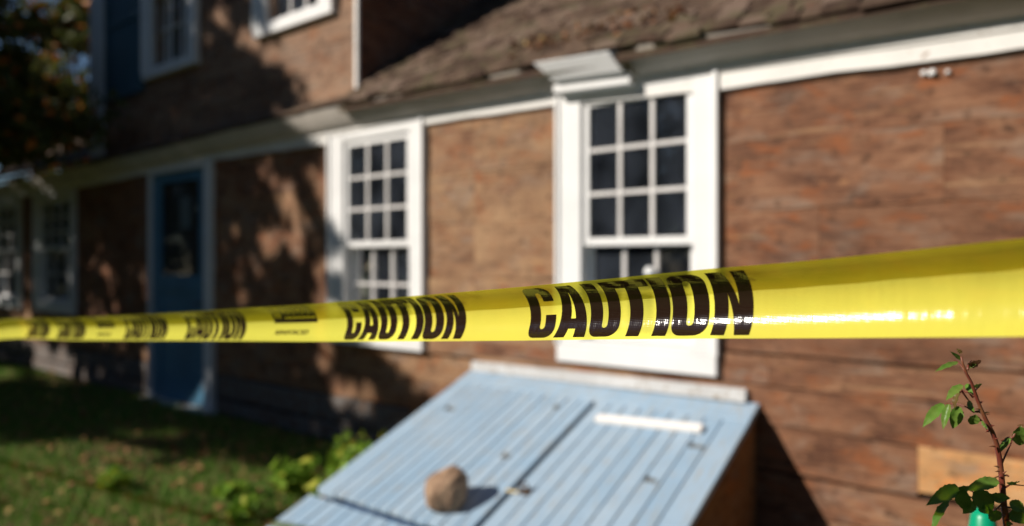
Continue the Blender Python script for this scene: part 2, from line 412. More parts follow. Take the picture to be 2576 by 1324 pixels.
# narrow pent roof under the upper storey
pr=MB()
for r in range(2):
    x=-11.0
    while x<-2.3:
        x1=min(x+random.uniform(.1,.22),-2.3); e=lerp(EZ,(x+x1)/2,1); pr.cur=.5+.5*random.random()
        yb=OV-.012+r*.09; z=e+(yb-OV)*.55+.008+random.random()*.01; ln=.19-r*.09+.0
        pr.hexa([(x+.002,yb,z),(x1-.002,yb,z),(x1-.002,.03,z+ln*.55),(x+.002,.03,z+ln*.55),(x+.002,yb,z+.018),(x1-.002,yb,z+.018),(x1-.002,.03,z+ln*.55+.012),(x+.002,.03,z+ln*.55+.012)])
        x=x1
pr.build('pent_roof',M['shingle'],house)
# upper storey
U0=(-5.42,-4.80,3.42,4.80); U1=(-3.40,-2.80,3.45,4.80)
ub=MB(); rows(ub,-7.0,-2.335,[2.60,2.86,3.12,3.42,3.75,4.1,4.5,4.9,5.3],[U0,U1],.02,lambda a,b,r:.3+.5*random.random(),ga=.002)
ub.build('upper_wall',M['upwall'],house)
us=MB(); us.cur=.2
for i in range(9):
    z=2.2+i*.36; us.cur=random.random()*.3; us.box(-2.335,-2.312,.02,5.0,z+.003,z+.357)
us.build('side_wall',M['wall'],house)
cb=MB(); cb.box(-2.334,-2.302,-.006,.018,2.60,5.3); o=cb.build('corner_board',M['frieze'],house)
cb=MB(); cb.box(-6.98,-6.64,-.012,.018,2.58,5.4); o=cb.build('corner_board',M['white'],house,bevel=.004)
# shell (unseen sides)
sh=MB()
sh.box(-11.03,-11.0,0,5.2,0,2.6); sh.box(6.0,6.03,0,5.2,0,2.5); sh.box(-11,6,5.2,5.23,0,2.6)
sh.box(-7.03,-7.0,.02,5.2,2.5,5.3); sh.box(-7.0,-2.31,5.2,5.23,2.5,5.3); sh.box(-7.2,-2.1,-.25,5.4,5.3,5.36)
sh.build('rear_wall',M['upwall'],house)
lr=MB(); lr.hexa([(-11.1,.03,2.63),(-7.03,.03,2.63),(-7.03,2.6,4.2),(-11.1,2.6,4.2),(-11.1,.03,2.66),(-7.03,.03,2.66),(-7.03,2.6,4.23),(-11.1,2.6,4.23)])
lr.hexa([(-11.1,2.6,4.2),(-7.03,2.6,4.2),(-7.03,5.3,2.5),(-11.1,5.3,2.5),(-11.1,2.6,4.23),(-7.03,2.6,4.23),(-7.03,5.3,2.53),(-11.1,5.3,2.53)])
lr.cur=.3; lr.build('roof',M['shingle'],house)
rm=MB()
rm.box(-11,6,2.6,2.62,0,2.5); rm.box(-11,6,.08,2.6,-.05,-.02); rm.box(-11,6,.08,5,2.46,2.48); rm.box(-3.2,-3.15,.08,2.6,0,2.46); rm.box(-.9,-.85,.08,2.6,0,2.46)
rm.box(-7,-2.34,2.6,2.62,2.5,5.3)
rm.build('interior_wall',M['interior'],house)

def window(x0,x1,zb,zt, cw=.14, sill=.10, lower_rows=2, gz=None, cap=None, deep=0.0, upper_rows=3, raise_low=0, cheap=False, wmat='white', rail=None, cwr=None):
    """x0..x1: outside of the casing; zb..zt its bottom and top"""
    cwr=cwr or cw; f=MB(); pr_=-.034
    f.box(x0,x0+cw,pr_,0.02,zb+sill,zt); f.box(x1-cwr,x1,pr_,0.02,zb+sill,zt)
    f.box(x0+cw,x1-cwr,pr_+.002,0.02,zt-.085,zt-.001)
    f.box(x0-.012,x0+.012,pr_-.014,.0,zb+sill,zt+.0); f.box(x1-.014,x1+.012,pr_-.014,.0,zb+sill,zt+.012)
    f.box(x0-.004,x1+.004,pr_-.006,.02,zb,zb+sill-.002)
    f.box(x0+cw,x1-cwr,pr_-.0,.02,zb+sill-.001,zb+sill+.035)
    # jamb liners
    f.box(x0+cw-.02,x0+cw,.02,.13,zb+sill,zt-.08); f.box(x1-cwr,x1-cwr+.02,.02,.13,zb+sill,zt-.08)
    f.box(x0+cw,x1-cwr,.02,.13,zb+sill+.0,zb+sill+.03); f.box(x0+cw,x1-cwr,.02,.13,zt-.10,zt-.08)
    fo=f.build('window',M[wmat],house,bevel=.004)
    a,b=x0+cw,x1-cwr; top=zt-.087; bot=zb+sill+.036; mid=rail or (top+bot)/2
    def sash(xa,xb,za,zc,y,rws,cols=3,st=.040,rl=.045,mu=.022):
        s=MB(); s.box(xa,xa+st,y,y+.035,za,zc); s.box(xb-st,xb,y,y+.035,za,zc)
        s.box(xa+st,xb-st,y+.001,y+.034,za,za+rl); s.box(xa+st,xb-st,y+.001,y+.034,zc-rl,zc)
        so=s.build('sash',M[wmat],fo,bevel=.003)
        m=MB(); W=xb-xa-2*st; H=zc-za-2*rl
        for i in range(1,cols): xx=xa+st+W*i/cols; m.box(xx-mu/2,xx+mu/2,y+.004,y+.030,za+rl,zc-rl)
        for j in range(1,rws):
            zz=za+rl+H*j/rws
            for i in range(cols):
                l=xa+st+W*i/cols+(mu/2 if i else 0); r=xa+st+W*(i+1)/cols-(mu/2 if i<cols-1 else 0)
                m.box(l,r,y+.005,y+.029,zz-mu/2,zz+mu/2)
        m.build('muntin',M['muntin'] if wmat=='white' else M[wmat],fo)
        g=MB(); g.v=[(xa+st,y+.018,za+rl),(xb-st,y+.018,za+rl),(xb-st,y+.018,zc-rl),(xa+st,y+.018,zc-rl)]; g.face([0,1,2,3]); g.build('pane',M['glass'],fo)
    sash(a+.003,b-.003,mid-.002,top,-.012,upper_rows)
    sash(a+.003,b-.003,bot+raise_low,mid+.040+raise_low*.0,.040,lower_rows)
    return fo
wr=window(-.492,.460,.825,2.425,cw=.158,cwr=.122,rail=1.50); tag(wr,label='white double-hung window beside the bulkhead, nearest to the camera')
wl=window(-2.60,-1.60,.79,2.41,cw=.165,cwr=.125,rail=1.52,lower_rows=2); tag(wl,label='white double-hung window between the two stretches of bare wall')
window(-8.62,-7.35,.78,2.29,cw=.15); window(-10.35,-9.1,.78,2.29,cw=.15)
window(-5.64,-4.58,3.30,4.95,cw=.17,sill=.07); window(-3.62,-2.57,3.335,4.95,cw=.17,sill=.07)
# broken half-length flared cap over the near window
cp=MB()
prof=[(-.118,2.430),(-.150,2.434),(-.205,2.526),(-.208,2.531),(-.208,2.536),(-.0,2.590),(.0,2.430)]
n=len(prof)
for (xa,fl,dz) in ((-.452,-1,.010),(-.004,1,-.012)):
    for (y,z) in prof:
        e=max(0,(-y-.150)); cp.v.append((xa-(e*1.5 if fl<0 else e*.9),y,z+dz))
for i in range(n): cp.face([i,(i+1)%n,n+(i+1)%n,n+i])
cp.face(list(range(n))); cp.face([n+i for i in range(n)])
tag(cp.build('window_cap',M['white'],wr,bevel=.002))
hb=MB(); hb.hexa([(-.470,-.112,2.385),(.018,-.112,2.362),(.018,.0,2.362),(-.470,.0,2.385),(-.470,-.112,2.440),(.018,-.112,2.420),(.018,0,2.420),(-.470,0,2.440)])
hb.build('head_board',M['white'],wr,bevel=.002)
# white ball added to imitate a sun glint in the lower sash
def ball(name,c,r,m,parent,sub=2,sc=(1,1,1)):
    bm=bmesh.new(); bmesh.ops.create_icosphere(bm,subdivisions=sub,radius=r,matrix=Matrix.Translation(c)@Matrix.Diagonal((*sc,1)))
    me=bpy.data.meshes.new(name); bm.to_mesh(me); bm.free(); return link(name,me,m,parent,True)
ball('window_glint',(.073,.018,1.352),.030,M['glint'],wr,3)
# small white balls added as bright glints under the frieze on the right
for (x,z,r) in ((1.362,2.213,.013),(1.393,2.209,.017),(1.449,2.204,.010)):
    ball('wall_glint',(x,-.012,z),r,M['glint'],house,2)
# door
d=MB(); x0,x1=-5.48,-4.44
y=.0
d.box(x0,x0+.16,y,y+.04,.04,2.30); d.box(x1-.14,x1,y,y+.04,.04,2.30); d.box(x0+.16,x1-.14,y+.001,y+.039,2.20,2.30)
d.box(x0+.16,x1-.14,y+.001,y+.039,1.12,1.28); d.box(x0+.16,x1-.14,y+.001,y+.039,.04,.22)
d.box(x0+.16,x1-.14,y+.014,y+.03,.22,1.12)
dr=d.build('door',M['doorblue'],house,bevel=.004)
g=MB(); g.v=[(x0+.16,y+.02,1.28),(x1-.14,y+.02,1.28),(x1-.14,y+.02,2.20),(x0+.16,y+.02,2.20)]; g.face([0,1,2,3]); g.build('pane',M['glass'],dr)
g=MB(); g.box(-5.02,-4.80,y+.045,y+.048,1.74,2.06); g.build('pale_sheet',M['palesheet'],dr)  # pale sheet behind the door glass
h=MB(); h.tube([(x1-.07,y,1.02),(x1-.07,y-.05,1.02)],.010); h.tube([(x1-.07,y-.05,1.02),(x1-.16,y-.05,1.02)],.009); h.build('handle',M['metal'],dr)
df=MB(); df.box(-4.435,-4.30,-.036,.02,.03,2.35); df.box(-5.522,-5.485,-.036,.02,.03,2.33); df.box(-5.485,-4.435,-.034,.02,2.305,2.345)
df.box(-5.6,-4.25,-.10,.02,-.02,.028)
df.build('door_frame',M['white'],house,bevel=.003)
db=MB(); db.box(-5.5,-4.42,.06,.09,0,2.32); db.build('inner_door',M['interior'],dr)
# blue shutter beside the upper window
s=MB(); a,b=-6.56,-5.68
s.box(a,a+.07,-.02,.015,3.20,4.9); s.box(b-.07,b,-.02,.015,3.20,4.9); s.box(a+.07,b-.07,-.019,.014,3.20,3.30); s.box(a+.07,b-.07,-.019,.014,4.0,4.08); s.box(a+.07,b-.07,-.005,.012,3.30,4.9)
s.build('shutter',M['shutter'],house,bevel=.003)

# ------------------------------------------------------------------ cellar bulkhead
BX0,BX1=-1.17,.67; Z0=.735; SB=.37
def bz(y): return Z0-.025+SB*y                    # y negative outward
bulkhead=empty('cellar_bulkhead',((BX0+BX1)/2,-.9,0),label='sloping pale blue plank cellar bulkhead under the near window',cat='bulkhead')
def slab(mb,x0,x1,q0,q1,off=0,th=.035):
    """slab on the sloped plane between outward distances q0<q1"""
    p=[]
    for dz in (-th,0):
        for (x,q) in ((x0,q0),(x1,q0),(x1,q1),(x0,q1)): p.append((x,-q,bz(-q)+off+dz))
    mb.hexa([p[0],p[1],p[2],p[3],p[4],p[5],p[6],p[7]])
QF=1.86; QD=1.235
fr=MB(); fr.cur=.6
slab(fr,BX0,BX1,.005,.16,.004); slab(fr,BX0,BX0+.13,.163,QD-.012,.0); slab(fr,BX1-.12,BX1,.163,QD+.5,.0)
fr.build('frame',M['bulk'],bulkhead,bevel=.004)
XC=[None]
def leaf(name,xa,xb,q0,q1):
    mb=MB(); n=max(2,round((xb-xa)/.082)); wdt=(xb-xa)/n
    for i in range(n):
        mb.cur=random.random(); o=random.uniform(-.0015,.0015); ln=random.uniform(-.003,.003)
        slab(mb,xa+i*wdt+.0032+random.uniform(0,.0012),xa+(i+1)*wdt-.0032,q0+ln,q1+ln,o,.022)
    return mb.build(name,M['bulk'],bulkhead,bevel=.0025)
XS=-.160
under=MB(); slab(under,BX0+.03,BX1-.05,.02,QF-.05,-.075,.012); under.build('seam_shade_sheet',M['seamshade'],bulkhead)  # dark blue sheet, paints the shade showing in the door seams
lf=leaf('door_leaf',BX0+.134,XS-.014,.165,QD-.012)
rt=leaf('door_leaf',XS+.014,BX1-.124,.165,QD+.45)
lw=leaf('lower_board',BX0,XS-.010,QD+.040,QF)
for (x,th) in ((BX1-.045,.025),(BX0+.02,.025)):
    sd=MB()
    n=7
    for i in range(n):
        qa=QF*i/n*.985+.004; qb=QF*(i+1)/n*.985+.001
        sd.cur=.3+.1*i/n
        sd.hexa([(x,-qa,-.03),(x+th,-qa,-.03),(x+th,-qb,-.03),(x,-qb,-.03),(x,-qa,bz(-qa)-.046),(x+th,-qa,bz(-qa)-.046),(x+th,-qb,bz(-qb)-.046),(x,-qb,bz(-qb)-.046)])
    sd.build('side_panel',M['side'],bulkhead)
fe=MB(); fe.box(BX0,BX1,-QF-.02,-QF+.005,-.05,max(.03,bz(-QF)-.005)); fe.build('front_board',M['bulk'],bulkhead)
hd=MB(); 
hd.hexa([(BX0+.01,-.04,.703),(BX1-.06,-.04,.712),(BX1-.06,.0,.712),(BX0+.01,0,.703),(BX0+.01,-.026,.762),(BX1-.06,-.026,.774),(BX1-.06,.0,.778),(BX0+.01,0,.766)])
hd.build('header_board',M['header'],bulkhead,bevel=.004)
# hinges, hasp, worn knots
def onp(x,q,h=0): return Vector((x,-q,bz(-q)+h))
NV=Vector((0,-SB,-1)).normalized()*-1
hs=MB(); 
hs.tube([onp(XS-.02,.94,.004),onp(XS+.045,.935,.004)],.007,6); hs.build('hasp',M['brass'],bulkhead)
hs=MB(); hs.tube([onp(XS+.055,.935,.008),onp(XS+.06,.93,.045),onp(XS+.085,.925,.045),onp(XS+.09,.92,.006)],.006,6); slab(hs,XS+.05,XS+.10,.90,.94,.006,.006); hs.build('padlock_staple',M['metal'],bulkhead)
for (x,q,w_) in ((-.968,.44,.9),(.511,.407,.9),(-.341,.727,.55),(.415,.683,.7),(-.334,.275,.4)):
    hh=MB(); slab(hh,x-.035*w_,x+.03*w_,q-.010,q+.010,.004,.006); hh.tube([onp(x-.035*w_,q-.018,.006),onp(x-.035*w_,q+.018,.006)],.005,6)
    hh.build('hinge',M['hinge'],bulkhead)

# white weathered stick lying on the right door leaf
st=MB(); A=onp(-.055,.335,.016); B=onp(.490,.290,.016)
dv=(B-A).normalized(); up=Vector((0,SB*-1,1)).normalized(); nrm=Vector((0,-SB,1)).normalized(); sdv=dv.cross(nrm).normalized()
p=[]
for hgt in (-.014,.010):
    for (e,s_) in ((A,-1),(B,-1),(B,1),(A,1)): p.append(e+sdv*s_*.026+nrm*hgt)
st.hexa(p); so=st.build('wood_batten',M['stick'],None,bevel=.004); setorigin(so,(A+B)/2)
tag(so,'short bleached white wooden batten lying across the right cellar door','batten')

# stone on the left door leaf
bm=bmesh.new(); bmesh.ops.create_icosphere(bm,subdivisions=5,radius=1)
from mathutils import noise as mn
for v in bm.verts:
    p=v.co.copy(); z=p.z
    w_=1-.28*max(0,z)**1.2
    q=Vector((p.x*.074*w_,p.y*.074*w_,z*.088))
    q.x+=.016*max(0,z)
    q+=p*(.011*mn.noise(p*1.3+Vector((3,1,7)))+.005*mn.noise(p*3.3)+.003*mn.noise(p*9)+.0015*mn.noise(p*20))
    v.co=q
me=bpy.data.meshes.new('stone'); bm.to_mesh(me); bm.free()
ts=NT('stone'); g=ts.tc.outputs['Object']; n1=ts.noise(g,14,6,.65); n2=ts.noise(g,70,4,.7); 
ts.bump(ts.math('ADD',n1,n2),.6,.006); M['stone']=ts.base(ts.mix(ts.ramp(n1,[(.35,(.20,.12,.075)),(.6,(.42,.28,.18))]),(.10,.06,.05),ts.ramp(n2,[(.58,0),(.7,.6)])),.85,.3)
so=link('stone',me,M['stone'],None,True)
SX,SQ=-.375,1.125
so.scale=(1.26,1.2,1.22); so.location=onp(SX,SQ,.090); so.rotation_euler=(R(-2),R(20),R(20)); tag(so,'rounded brown stone weighing down the left cellar door','stone')

# ------------------------------------------------------------------ leaf-mass generator
def leaves_mesh(name, P, size, tint, flat=0.0, aspect=.55, mat_=None, parent=None, nrm=None):
    n=len(P); P=np.asarray(P,float)
    a=rng.normal(size=(n,3)); a[:,2]*=(1-flat); a/=np.linalg.norm(a,axis=1)[:,None]
    b=rng.normal(size=(n,3)); b[:,2]*=(1-flat); b-=a*(a*b).sum(1)[:,None]; b/=np.linalg.norm(b,axis=1)[:,None]
    c=np.cross(a,b)
    s=(size*(.6+.8*rng.random(n)))[:,None]
    # six-sided folded leaf, 2 quads
    pts=[P-a*s*.5, P-a*s*.1+b*s*aspect*.5+c*s*.12, P+a*s*.5, P-a*s*.1-b*s*aspect*.5+c*s*.12]
    V=np.stack(pts,1).reshape(-1,3)
    me=bpy.data.meshes.new(name); me.vertices.add(4*n); me.vertices.foreach_set('co',V.ravel())
    idx=np.arange(n)*4; F=np.stack([idx,idx+1,idx+2,idx,idx+2,idx+3],1).ravel()
    me.loops.add(6*n); me.loops.foreach_set('vertex_index',F.astype(np.int32))
    me.polygons.add(2*n); me.polygons.foreach_set('loop_start',np.arange(0,6*n,3,dtype=np.int32)); 
    at=me.attributes.new('tint','FLOAT','FACE'); at.data.foreach_set('value',np.repeat(tint,2).astype(np.float32))
    me.update(calc_edges=True); me.validate()
    return link(name,me,mat_,parent)
def clump(c, r, n):
    v=rng.normal(size=(n,3)); v/=np.linalg.norm(v,axis=1)[:,None]; v*=(rng.random(n)**.45)[:,None]
    return np.array(c)+v*np.array(r)
def tree(name,label,base,height,clumps,leafsize,trunk_r=.16,sub=None,sc=.45,nper=1.0,group=None,tin=1.0,lm='leaf'):
    root=empty(name,base,label=label,cat='tree',group=group)
    t=MB(); B=Vector(base); top=Vector(clumps[0][0])
    pts=[B+Vector((0,0,-.1)), B+Vector((.05,0,height*.3)), B.lerp(top,.55)+Vector((0,0,0)), top]
    t.tube(pts,[trunk_r*1.2,trunk_r,trunk_r*.7,trunk_r*.3],10)
    P=[]
    for c,r,n in clumps:
        c=Vector(c); a=B.lerp(top,random.uniform(.45,.75)); m=a.lerp(c,.5)+Vector((0,0,random.uniform(-.1,.3)))
        t.tube([a,m,c],[trunk_r*.45,trunk_r*.3,trunk_r*.1],6)
        # sub-clumps give an uneven, gappy crown
        k=max(3,int(n/90*nper)); cen=clump(c,r,k)
        for q in cen:
            s_=random.uniform(.5,1.25)*sc
            P.append(clump(q,(s_,s_,s_*.7),int(n/k)))
            if random.random()<.5: t.tube([c.lerp(a,.3),Vector(q)],[trunk_r*.12,trunk_r*.03],4)
    t.build('trunk',M['bark'],root,smooth=True)
    P=np.concatenate(P); leaves_mesh('crown',P,leafsize,rng.random(len(P))*tin,mat_=M[lm],parent=root)
    return root
def up(xp,zp,t): return (xp-.648*t, -t, zp+.736*t)
# the large tree behind-left of the camera: its crown shades the left of the house
t0=7.5
cl=[(up(-5.2,1.6,t0),(1.2,1.0,1.2),4300)]
for (x,z,rx,rz,n) in ((-3.75,.3,.75,.5,1900),(-3.65,1.1,.6,.6,1500),(-4.5,2.2,1.0,.75,3800),(-6.4,.5,1.2,.9,1400),(-1.65,.3,.4,.22,260),(-2.5,.6,.4,.3,420),(-6.6,2.4,1.2,1.0,4600),(-8.2,1.2,1.3,1.2,4200),
                      (-8.3,3.4,1.4,1.1,4800),(-9.9,2.4,1.5,1.6,5000),(-7.2,4.2,1.0,.9,2800),(-2.75,.2,.5,.45,750),(-2.85,1.35,.32,.7,330),(-3.15,2.5,.36,.40,480),(-3.9,2.85,.7,.30,1300),(-2.0,.24,.34,.20,330),(-3.0,-.22,.6,.3,1700),(-4.6,-.38,1.0,.33,1900),(-6.2,-.55,1.4,.3,1000),(-4.3,-.85,.9,.32,1900),(-6,-1.0,1.2,.35,1800),(-2.15,-.12,.4,.24,560),(-6.0,3.6,.8,.7,2600),(-5.6,4.5,1.1,.8,3600),(-5.2,3.7,.5,.5,1600),(-4.15,3.1,.55,.35,1100),(-4.6,4.1,.5,.5,800),(-5.2,3.3,.5,.4,900),(-10,.2,1.5,1.0,3500),(-6.6,-.1,1.2,.4,1100),(-3.9,3.75,.5,.3,350)):
    c=up(x,z,t0+random.uniform(-.8,.8)); cl.append((c,(rx,.7,rz*.9),n))
tree('shade_tree','large leafy tree standing out of frame that shades the left of the house',(-10.4,-7.6,0),6,cl,.15,.24,sc=.19,nper=1.9)
# the tree in view in front of the far end of the house
cl=[((-8.0,-1.6,4.9),(1.2,.9,1.2),2900),((-7.1,-1.15,3.9),(.8,.6,.8),2100),((-6.7,-.95,3.0),(.6,.45,.6),2000),((-7.6,-1.1,3.0),(.8,.6,.6),2200),((-8.9,-1.3,3.6),(1.1,.8,1.1),2600),((-7.2,-1.1,4.9),(.7,.6,.7),1800),
    ((-6.45,-.9,3.55),(.3,.3,.45),380),((-6.3,-.8,2.62),(.30,.25,.22),190),((-7.9,-1.0,2.75),(.7,.35,.25),800),((-5.9,-.45,2.85),(.30,.16,.16),170),((-6.5,-.6,2.7),(.35,.3,.2),300),((-9.4,-1.3,5.0),(1.2,1,1),2200),((-8.4,-1.5,6.2),(1.1,1,.8),1400),((-10.2,-1.2,3.6),(1,.9,1),1500),((-8.6,-1.2,2.7),(.9,.5,.35),900)]
tree('garden_tree','dark leafy tree with a few orange leaves at the far end of the house',(-8.9,-2.3,0),4,cl,.11,.14,sc=.28,nper=1.4,lm='leaf2')
cl=[((-14.6,2.9,5.0),(2.0,1.6,2.2),4200),((-15.5,3.6,7.2),(2,1.8,1.6),3000),((-13.2,2.6,3.4),(1.3,1.2,1.1),1500),((-16.8,2.9,4.6),(1.6,1.5,2.0),2200),((-13.6,3.2,6.3),(1.3,1.2,1.2),1300)]
tree('background_tree','broad dark tree standing beyond the far end of the house',(-15,3.2,0),5,cl,.20,.2,sc=.5,nper=1.0,lm='leaf2')
# far woods all round the lot, one mass
P=[]
for i in range(300):
    a=random.uniform(0,2*math.pi); r=random.uniform(21,30); hh=random.uniform(7,12.5)*(r/30+.1)*(.4 if R(150)<a<R(176) else 1)
    P.append(clump((r*math.cos(a),r*math.sin(a),hh*.5),(1.9,1.9,hh*.55),170))
P=np.concatenate(P); tag(leaves_mesh('distant_woods',P,.9,rng.random(len(P))*.95,mat_=M['leaf']),'far-off dark woods around the garden','woods',kind='stuff')

# ------------------------------------------------------------------ grass, leaf litter, weeds
n=120000
X=rng.uniform(-10.5,-1.18,n); Y=rng.uniform(-3.3,-.06,n)
H=.035+.05*rng.random(n); ang=rng.uniform(0,2*np.pi,n); wd=.004+.003*rng.random(n)
dens=np.sin(X*1.9+Y*1.1)+np.sin(Y*3.7-X*.7)+rng.normal(size=n)*.9; keep=dens>-1.0
X,Y,H,ang,wd=[q[keep] for q in (X,Y,H,ang,wd)]; n=len(X)
near=1; lean=rng.normal(size=(n,2))*.03
b0=np.stack([X-np.cos(ang)*wd,Y-np.sin(ang)*wd,np.full(n,-.02)],1); b1=np.stack([X+np.cos(ang)*wd,Y+np.sin(ang)*wd,np.full(n,-.02)],1)
tp=np.stack([X+lean[:,0],Y+lean[:,1],H],1); V=np.stack([b0,b1,tp],1).reshape(-1,3)
me=bpy.data.meshes.new('grass'); me.vertices.add(3*n); me.vertices.foreach_set('co',V.ravel())
me.loops.add(3*n); me.loops.foreach_set('vertex_index',np.arange(3*n,dtype=np.int32)); me.polygons.add(n); me.polygons.foreach_set('loop_start',np.arange(0,3*n,3,dtype=np.int32))
at=me.attributes.new('tint','FLOAT','FACE'); at.data.foreach_set('value',rng.random(n).astype(np.float32)); me.update(calc_edges=True); me.validate()
tag(link('grass',me,M['grass']),'short green lawn grass in front of the house','grass',kind='stuff')
n=2600
P=np.stack([rng.uniform(-8,-1.2,n),rng.uniform(-3.2,-.05,n),rng.uniform(.02,.05,n)],1)
tag(leaves_mesh('fallen_leaves',P,.055,rng.random(n),flat=.8,aspect=.7,mat_=M['litter']),'brown fallen leaves strewn over the lawn','leaf litter',kind='stuff')
n=90
yy=rng.uniform(-.16,.25,n)*rng.random(n); xx=rng.uniform(-1.0,.3,n)
P=np.array([(a,b-.02,roofz(a,b)+.045) for a,b in zip(xx,yy)])
tag(leaves_mesh('roof_leaves',P,.05,rng.random(n),flat=.6,aspect=.7,mat_=M['litter']),'reddish fallen leaves caught on the roof edge above the near window','leaf litter',kind='stuff')
def weed(x,y,h,n,label):
    root=empty('weed_plant',(x,y,0),label=label,cat='plant',group='leafy weeds beside the bulkhead')
    t=MB(); P=[]
    for i in range(n):
        a=random.uniform(0,6.28); l=random.uniform(.5,1)*h; tipx=x+math.cos(a)*l*.45; tipy=y+math.sin(a)*l*.45
        A=Vector((x,y,-.01)); Bp=Vector((tipx,tipy,l)); mid=A.lerp(Bp,.5)+Vector((0,0,.04)); t.tube([A,mid,Bp],[.004,.003,.0015],5)
        for k in range(14):
            f=.3+.7*k/13; q=A.lerp(Bp,f)+Vector((random.uniform(-.05,.05),random.uniform(-.05,.05),.03*math.sin(f*3))); P.append(q)
    t.build('stem',M['weed'],root); P=np.array([list(q) for q in P]); leaves_mesh('leaf_cluster',P,.072,rng.random(len(P)),flat=.4,aspect=.6,mat_=M['weed'],parent=root)
for a in ((-1.42,-.42,.33,16,'tall leafy green weed against the left side of the bulkhead, nearest the house'),
          (-1.52,-.72,.36,18,'bushy bright green weed by the middle of the bulkhead side'),
          (-1.72,-.98,.28,15,'pale yellow-green weed left of the bulkhead, standing out on the lawn'),
          (-1.36,-1.0,.24,12,'small green weed touching the lower corner of the bulkhead'),
          (-1.98,-1.22,.16,10,'low sprawling weed in the sunlit grass'),
          (-2.7,-1.55,.13,9,'lone low weed in the lawn, farthest left of the weeds'),
          (-1.62,-1.38,.15,9,'low weed near the foot of the bulkhead, closest to the camera')): weed(*a)

# ------------------------------------------------------------------ caution tape
def wpt(x,y,d):
    k=(x-1288)/FPX; m=(662-y)/FPX
    return Vector((CX+d*(-.6+.8*k), CY+d*(.8+.6*k), CZ+d*m))
#   x,   depth, ytop, ybot, a1,  a0
TT=[(-700,4.6,868,889,80,-46),(-300,3.0,887,919,84,-50),(0,2.10,807,855,86,-50),(200,1.75,799,856.5,92,-52),(470,1.38,785.5,857.5,95,-54),(608,1.24,776.5,858.5,95,-54),(823,1.045,762.7,860,94,-54),
    (1270,.79,727,857.5,89,-52),(1550,.685,701.5,854,87,-51),(1810,.61,676.5,852,85,-50),(2057,.552,656,851,83,-49),(2350,.495,626,849,80,-48),(2576,.461,602,847,78,-47),(2900,.42,566,843,76,-46),(3200,.385,530,838,76,-46)]
TX=np.array([r[0] for r in TT],float)
def cub(xq,ys):
    # monotone-ish Catmull-Rom through the samples
    i=int(np.clip(np.searchsorted(TX,xq)-1,0,len(TX)-2)); h=TX[i+1]-TX[i]; f=(xq-TX[i])/h
    def sl(j):
        if j==0: return (ys[1]-ys[0])/(TX[1]-TX[0])
        if j==len(TX)-1: return (ys[-1]-ys[-2])/(TX[-1]-TX[-2])
        return (ys[j+1]-ys[j-1])/(TX[j+1]-TX[j-1])
    m0,m1=sl(i)*h,sl(i+1)*h
    return (2*f**3-3*f**2+1)*ys[i]+(f**3-2*f**2+f)*m0+(-2*f**3+3*f**2)*ys[i+1]+(f**3-f**2)*m1
TC=[np.array([r[c] for r in TT],float) for c in range(6)]; TU=1/TC[1]
NH=Vector((-.104,-.995,0)).normalized()
def tape(xp, v, off=0.0):
    """point on the tape: xp = along (pixel abscissa of the lower lip), v = 0 lower lip .. 1 upper lip"""
    d=1/cub(xp,TU); yt=cub(xp,TC[2]); yb=cub(xp,TC[3]); a1=R(cub(xp,TC[4])); a0=R(cub(xp,TC[5]))
    base=wpt(xp,yb,d)
    smax=1 if a1>math.pi/2 else math.sin(a1)
    # the upper edge is measured at the depth of the overhanging lip
    h=(yb-yt)*d/FPX; Rr=h/(smax-math.sin(a0)); a=a0+(a1-a0)*v
    rip=.00018*math.sin(xp*.083*math.sqrt(d))*math.cos(a)
    p=base+NH*(Rr*(math.cos(a0)-math.cos(a))+rip+off*math.cos(a)); p.z+=Rr*(math.sin(a)-math.sin(a0))-off*math.sin(a)
    return p
def x_of_u(u): return 1/(u*1e-4)-563
tape_root=empty('caution_tape',tuple(tape(1600,.5)),label='yellow barricade tape with black CAUTION lettering stretched across the view',cat='tape')
tm=bpy.data.meshes.new('ribbon'); us=np.linspace(19.0,2.75,900); NVv=28; V=[]; F=[]
xl=[x_of_u(u) if u<17.0 else None for u in us]
xs_=[-690+ i*(3150+690)/1500 for i in range(1501)]
for x in xs_:
    for j in range(NVv+1): V.append(tape(x,j/NVv))
for i in range(len(xs_)-1):
    for j in range(NVv):
        a=i*(NVv+1)+j; F.append([a,a+NVv+1,a+NVv+2,a+1])
tm.from_pydata([tuple(v) for v in V],[],F); tm.update()
